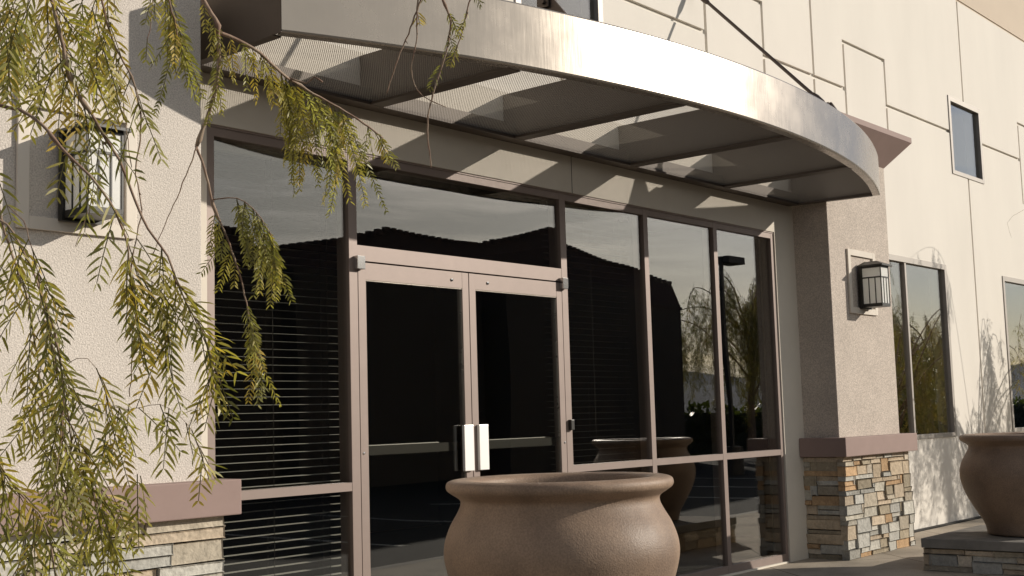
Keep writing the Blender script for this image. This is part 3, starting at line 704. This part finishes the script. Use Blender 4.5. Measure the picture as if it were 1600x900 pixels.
# clump at the top left
for k in range(38):
    p = at(rd.uniform(10, 175), rd.uniform(-60, 120), rd.uniform(2.35, 2.9)); leaf(fo, rd, p, G3+rt2*rd.uniform(-.5, .5)+fw*rd.uniform(-.3, .3), rd.uniform(.10, .18), .036, .0145, .0058, droop=1.5)
for k in range(8):
    p = at(rd.uniform(-30, 20), rd.uniform(-40, 60), 2.5); leaf(fo, rd, p, G3+rt2*rd.uniform(-.3, .4), rd.uniform(.08, .13), .034, .014, .0052, droop=1.5)
for k in range(16):
    p = at(rd.uniform(40, 240), rd.uniform(610, 800), rd.uniform(2.4, 2.8)); leaf(fo, rd, p, G3+rt2*rd.uniform(-.7, .7)+fw*rd.uniform(-.3, .3), rd.uniform(.10, .17), .036, .0145, .0056, droop=1.5)
far = dict(ll=.026, sp=.0105, w=.0046)
hang('H0', 14, (.12, .22), lo=.3, side=.45, **far); hang('H1', 3, (.06, .10), side=.4, **far)
hang('G', 9, (.08, .14), lo=.1, hi=.75, side=.5, **far)
hang('G4', 7, (.12, .17), lo=.08, hi=.3, side=.3, **far)
hang('G4', 36, (.14, .34), lo=.36, hi=.78, side=.42, down=1.2, **far)
hang('G4', 5, (.06, .11), lo=.9, hi=1, side=.4, **far)
hang('G6', 24, (.10, .20), lo=.25, side=.3, down=1.2, **far)
hang('G2', 7, (.07, .12), lo=.28, hi=.55, side=.8, **far)
hang('G2', 13, (.08, .15), lo=.72, hi=1, side=.5, tang=.8, **far)
hang('J3', 5, (.07, .11), lo=.2, hi=.5, side=.5, **far); hang('J4', 4, (.05, .09), lo=.2, hi=.8, side=.5, **far); hang('J2', 2, (.05, .07), lo=.1, hi=.3, side=.4, **far)
# trunk and limbs standing left of the view
lim = MB(); lim.smooth = True
tr = [Vector(p) for p in ((-.4, 3.6, -.1), (-.42, 3.58, .8), (-.3, 3.5, 1.7), (-.1, 3.3, 2.6), (.2, 3.1, 3.3))]
pt_ = resample(tr, .1); lim.tube(pt_, [.13-.07*i/len(pt_) for i in range(len(pt_))], 12)
for (px_, py_) in ((-60, -420), (140, -420), (520, -380), (60, -420), (130, -400), (600, -360)):
    e = at(px_, py_, 3.0); q = resample([tr[-1], (tr[-1]+e)/2+Vector((0, 0, .3)), e], .08); lim.tube(q, [.035-.026*i/len(q) for i in range(len(q))], 8)
for (px_, py_) in ((-200, -150), (-200, 60), (-160, 500), (-190, 200)):
    e = at(px_, py_, 3.0); q = resample([tr[2], (tr[2]+e)/2+Vector((0, -.1, .35)), e], .08); lim.tube(q, [.02-.011*i/len(q) for i in range(len(q))], 8)
part('trunk', lim, 'bark', T); part('twigs', br, 'bark', T)
part('foliage', fo, 'leaf', T, color=True, fixn=False)

def crowntree(loc, h, rad, label, group, seed, nst, ll, w, low=.25, name='pepper_tree', extra=()):
    rd = random.Random(seed); loc = Vector(loc)
    t = thing(name, loc, label, 'tree', group); tb = MB(); tb.smooth = True; fb = MB()
    top = loc+Vector((rd.uniform(-.2, .2), rd.uniform(-.2, .2), h*.55))
    q = resample([loc-Vector((0, 0, .15)), loc+Vector((.08, .05, h*.28)), top], h*.04); tb.tube(q, [h*.026*(1-.6*i/len(q)) for i in range(len(q))], 9)
    for k in range(15):
        a = k*2.4+rd.uniform(-.3, .3); rr = rad*rd.uniform(.45, 1.0); s0 = q[int(len(q)*rd.uniform(.45, .99))-1]
        hz = h*rd.uniform(.72, 1.0)*(1-.28*(rr/rad)**2); e = Vector((loc.x+rr*math.cos(a), loc.y+rr*math.sin(a), loc.z+hz)); mid = (s0+e)/2+Vector((0, 0, h*.08))
        lq = resample([s0, mid, e, e+Vector((math.cos(a)*rad*.12, math.sin(a)*rad*.12, -h*.10))], h*.03); tb.tube(lq, [h*.0055*(1-.85*i/len(lq)) for i in range(len(lq))], 5)
        for m in range(nst):
            f_ = rd.uniform(.3, 1); p = lq[min(len(lq)-1, int(f_*len(lq)))]+jit(rd, rad*.055); ln = h*rd.uniform(.08, low)
            d = Vector((rd.uniform(-.5, .5), rd.uniform(-.5, .5), -.6)); pp = p.copy(); dd = d.normalized(); seq = [pp.copy()]
            while ln > 0:
                dd = (dd+G3*.35+jit(rd, .10)).normalized(); pp = pp+dd*h*.03; ln -= h*.03; seq.append(pp.copy())
                if pp.z < loc.z+.12*h: break
                for _ in range(3): leaf(fb, rd, pp, Vector((rd.uniform(-1, 1), rd.uniform(-1, 1), -.9)), h*.05, ll, ll*.42, w, droop=1., rach=False, seg=1, face=jit(rd, 1))
            tb.tube(seq, h*.0009, 3, cap=False)
    for s0, e in extra:
        s0, e = Vector(s0), Vector(e); lq = resample([top, s0, e, e+Vector((-.05, .02, -.25))], .08); tb.tube(lq, [.005*(1-.8*i/len(lq)) for i in range(len(lq))], 5)
        for m in range(9):
            p = lq[int(len(lq)*rd.uniform(.5, .99))-1]+jit(rd, .03)
            for _ in range(5): leaf(fb, rd, p, Vector((rd.uniform(-.4, .4), rd.uniform(-.4, .4), -1)), .2, ll, .018, w, droop=1., seg=1, face=jit(rd, 1)); p = p+Vector((0, 0, -.08))
    part('trunk', tb, 'bark', t); part('crown', fb, 'leaf_shade', t, color=True, fixn=False)
    return t
def duptree(src, loc, rz, sc_, label, group):
    r = src.copy(); COL.objects.link(r); r.location = loc; r.rotation_euler = (0, 0, rz); r.scale = (sc_,)*3; r['label'] = label
    if group: r['group'] = group
    for ch in list(src.children): c = ch.copy(); COL.objects.link(c); c.parent = r
    return r
crowntree((16.6, 3.72, 0), 3.3, 1.7, 'small pepper tree whose wisps reach in at the right edge by the wall', None, 5, 9, .042, .0075, low=.40, extra=[((15.6, 4.3, 3.6), (14.25, 4.66, 3.4))])
GT = 'pepper trees across the parking lot'
bt = crowntree((39, -11.5, -.12), 7.6, 3.4, 'pepper tree mirrored in the rightmost entrance glass behind the light pole', GT, 8, 16, .10, .017, low=.30)
duptree(bt, (58, -16, -.12), 1.3, 1.0, 'pepper tree mirrored low in the tall right-hand window', GT)
duptree(bt, (31.5, -4, -.12), 2.2, .72, 'pepper tree mirrored in the window beyond the right pier', GT)
duptree(bt, (50, -9, -.12), 4.0, .8, 'pepper tree farther along the lot, mirrored behind the nearer crown', GT)

# ------------------------------------------------------------------ across the lot: low apartment house, light pole
Hs = thing('apartment_house', (24, -11, 0), 'dark shaded apartment house with low tiled roofs, mirrored in the entrance glass', 'building')
SCL = .664
def near_house(m):
    m.v = [(x*SCL, 10.75-(10.75-y)*SCL, max((z-H)*SCL+H, -.15) if z > 0 else -.15) for x, y, z in m.v]
b = MB(); b.box(16, 51.3, -34, -22, -.12, 6.6); b.box(26.9, 35.5, -22.001, -21.2, -.12, 6.5); b.box(37, 46, -22.001, -20.8, -.12, 6.9)
near_house(b); part('wall', b, 'house_wall', Hs)
def hip(x0, x1, y0, y1, z0, z1, rx0, rx1):
    r = MB(); ym = (y0+y1)/2; A = [(x0, y0, z0), (x1, y0, z0), (x1, y1, z0), (x0, y1, z0)]; P, Q = (rx0, ym, z1), (rx1, ym, z1)
    r.poly([A[0], A[1], Q, P]); r.poly([A[1], A[2], Q]); r.poly([A[2], A[3], P, Q]); r.poly([A[3], A[0], P]); r.poly(A)
    k = x0
    while k < x1: r.box(k, k+.06, y1-.02, y1+.03, z0-.02, z0+.08); k += .3
    near_house(r); part('roof', r, 'house_roof', Hs)
PR = [(10, 7.95), (25.0, 7.72), (26.0, 7.2), (26.6, 7.16), (30.3, 7.84), (32.3, 8.43), (35.8, 8.24), (37.6, 8.27), (38.5, 8.51), (41.9, 9.29), (42.6, 8.62), (48, 8.09), (51.35, 7.65)]
r = MB()
for (xa, za), (xb, zb) in zip(PR, PR[1:]):
    m_ = max(1, int((xb-xa)/.35))
    for k in range(m_):
        x0, x1 = xa+(xb-xa)*k/m_, xa+(xb-xa)*(k+1)/m_; u0, u1 = za+(zb-za)*k/m_, za+(zb-za)*(k+1)/m_; e = .05
        r.poly([(x0, -22.02, 6.5), (x1, -22.02, 6.5), (x1, -22.4, u1), (x0, -22.4, u0)]); r.poly([(x0, -22.4, u0), (x1, -22.4, u1), (x1, -31, u1-.6), (x0, -31, u0-.6)])
        r.box(x0+.04, x1-.09, -22.5, -22.3, min(u0, u1)-.05, max(u0, u1)+e)
r.poly([(51.35, -22.02, 6.5), (51.35, -22.4, 7.65), (51.35, -31, 7.05), (51.35, -31, 6.5)]); r.box(10, 51.4, -31, -21.99, 6.35, 6.5)
near_house(r); part('roof', r, 'house_roof', Hs, fixn=False)
p_ = at(1137, 600, 29.5); d = (p_-Vector((0, 0, H))); pxx = d.x; pyy = 2*5.374-d.y
P = thing('light_pole', (pxx, pyy, -.12), 'square parking lot light pole mirrored in the rightmost entrance glass', 'street lamp')
b = MB(); b.box(pxx-.042, pxx+.042, pyy-.042, pyy+.042, -.12, 4.95, bev=.008); b.tube([(pxx, pyy, -.12), (pxx, pyy, .5)], .25, 16); part('pole', b, 'pole', P)
b = MB(); b.box(pxx+.0, pxx+.70, pyy-.2, pyy+.2, 4.82, 4.99, bev=.02); part('lamp_head', b, 'pole', P)

# low hedge closing the lot
hd = MB(); rd = random.Random(44)
hd.cur = (.03, .04, .018); hd.box(34.6, 95, -13.1, -12.3, -.2, 1.25)
for k in range(9000):
    x = rd.uniform(34.4, 95); y = rd.uniform(-13.3, -12.05); z = rd.uniform(-.1, 1.45)+.15*math.sin(x*1.7)+.1*math.sin(x*4.1)
    a = jit(rd, .07); c = jit(rd, .07); p = Vector((x, y, z)); q = rd.uniform(.5, 1.3); hd.cur = (.06*q, .075*q, .03*q); hd.poly([p-a, p+c, p+a, p-c])
single('hedge', hd, 'leaf', (60, -12.7, 0), 'long dark hedge beyond the parking lot, mirrored low in the right-hand glass', 'hedge', color=True, fixn=False)

lt = MB(); rd = random.Random(9)
for k in range(900):
    x = rd.uniform(2, 16); y = 5.3-abs(rd.gauss(0, .9)); 
    if y < 2.5: continue
    a = rd.uniform(0, 6.28); L_ = rd.uniform(.008, .02); w = rd.uniform(.002, .004); q = rd.uniform(.6, 1.2); lt.cur = (.22*q, .15*q, .06*q)
    u = Vector((math.cos(a), math.sin(a), 0)); v = Vector((-u.y, u.x, 0)); p = Vector((x, y, .004+rd.uniform(0, .004)))
    lt.poly([p-u*L_, p+v*w, p+u*L_, p-v*w])
o = lt.build('leaf_litter', 'leaf', color=True, fixn=False); o['kind'] = 'stuff'; o['label'] = 'dry pepper leaflets scattered over the paving'; o['category'] = 'leaf litter'
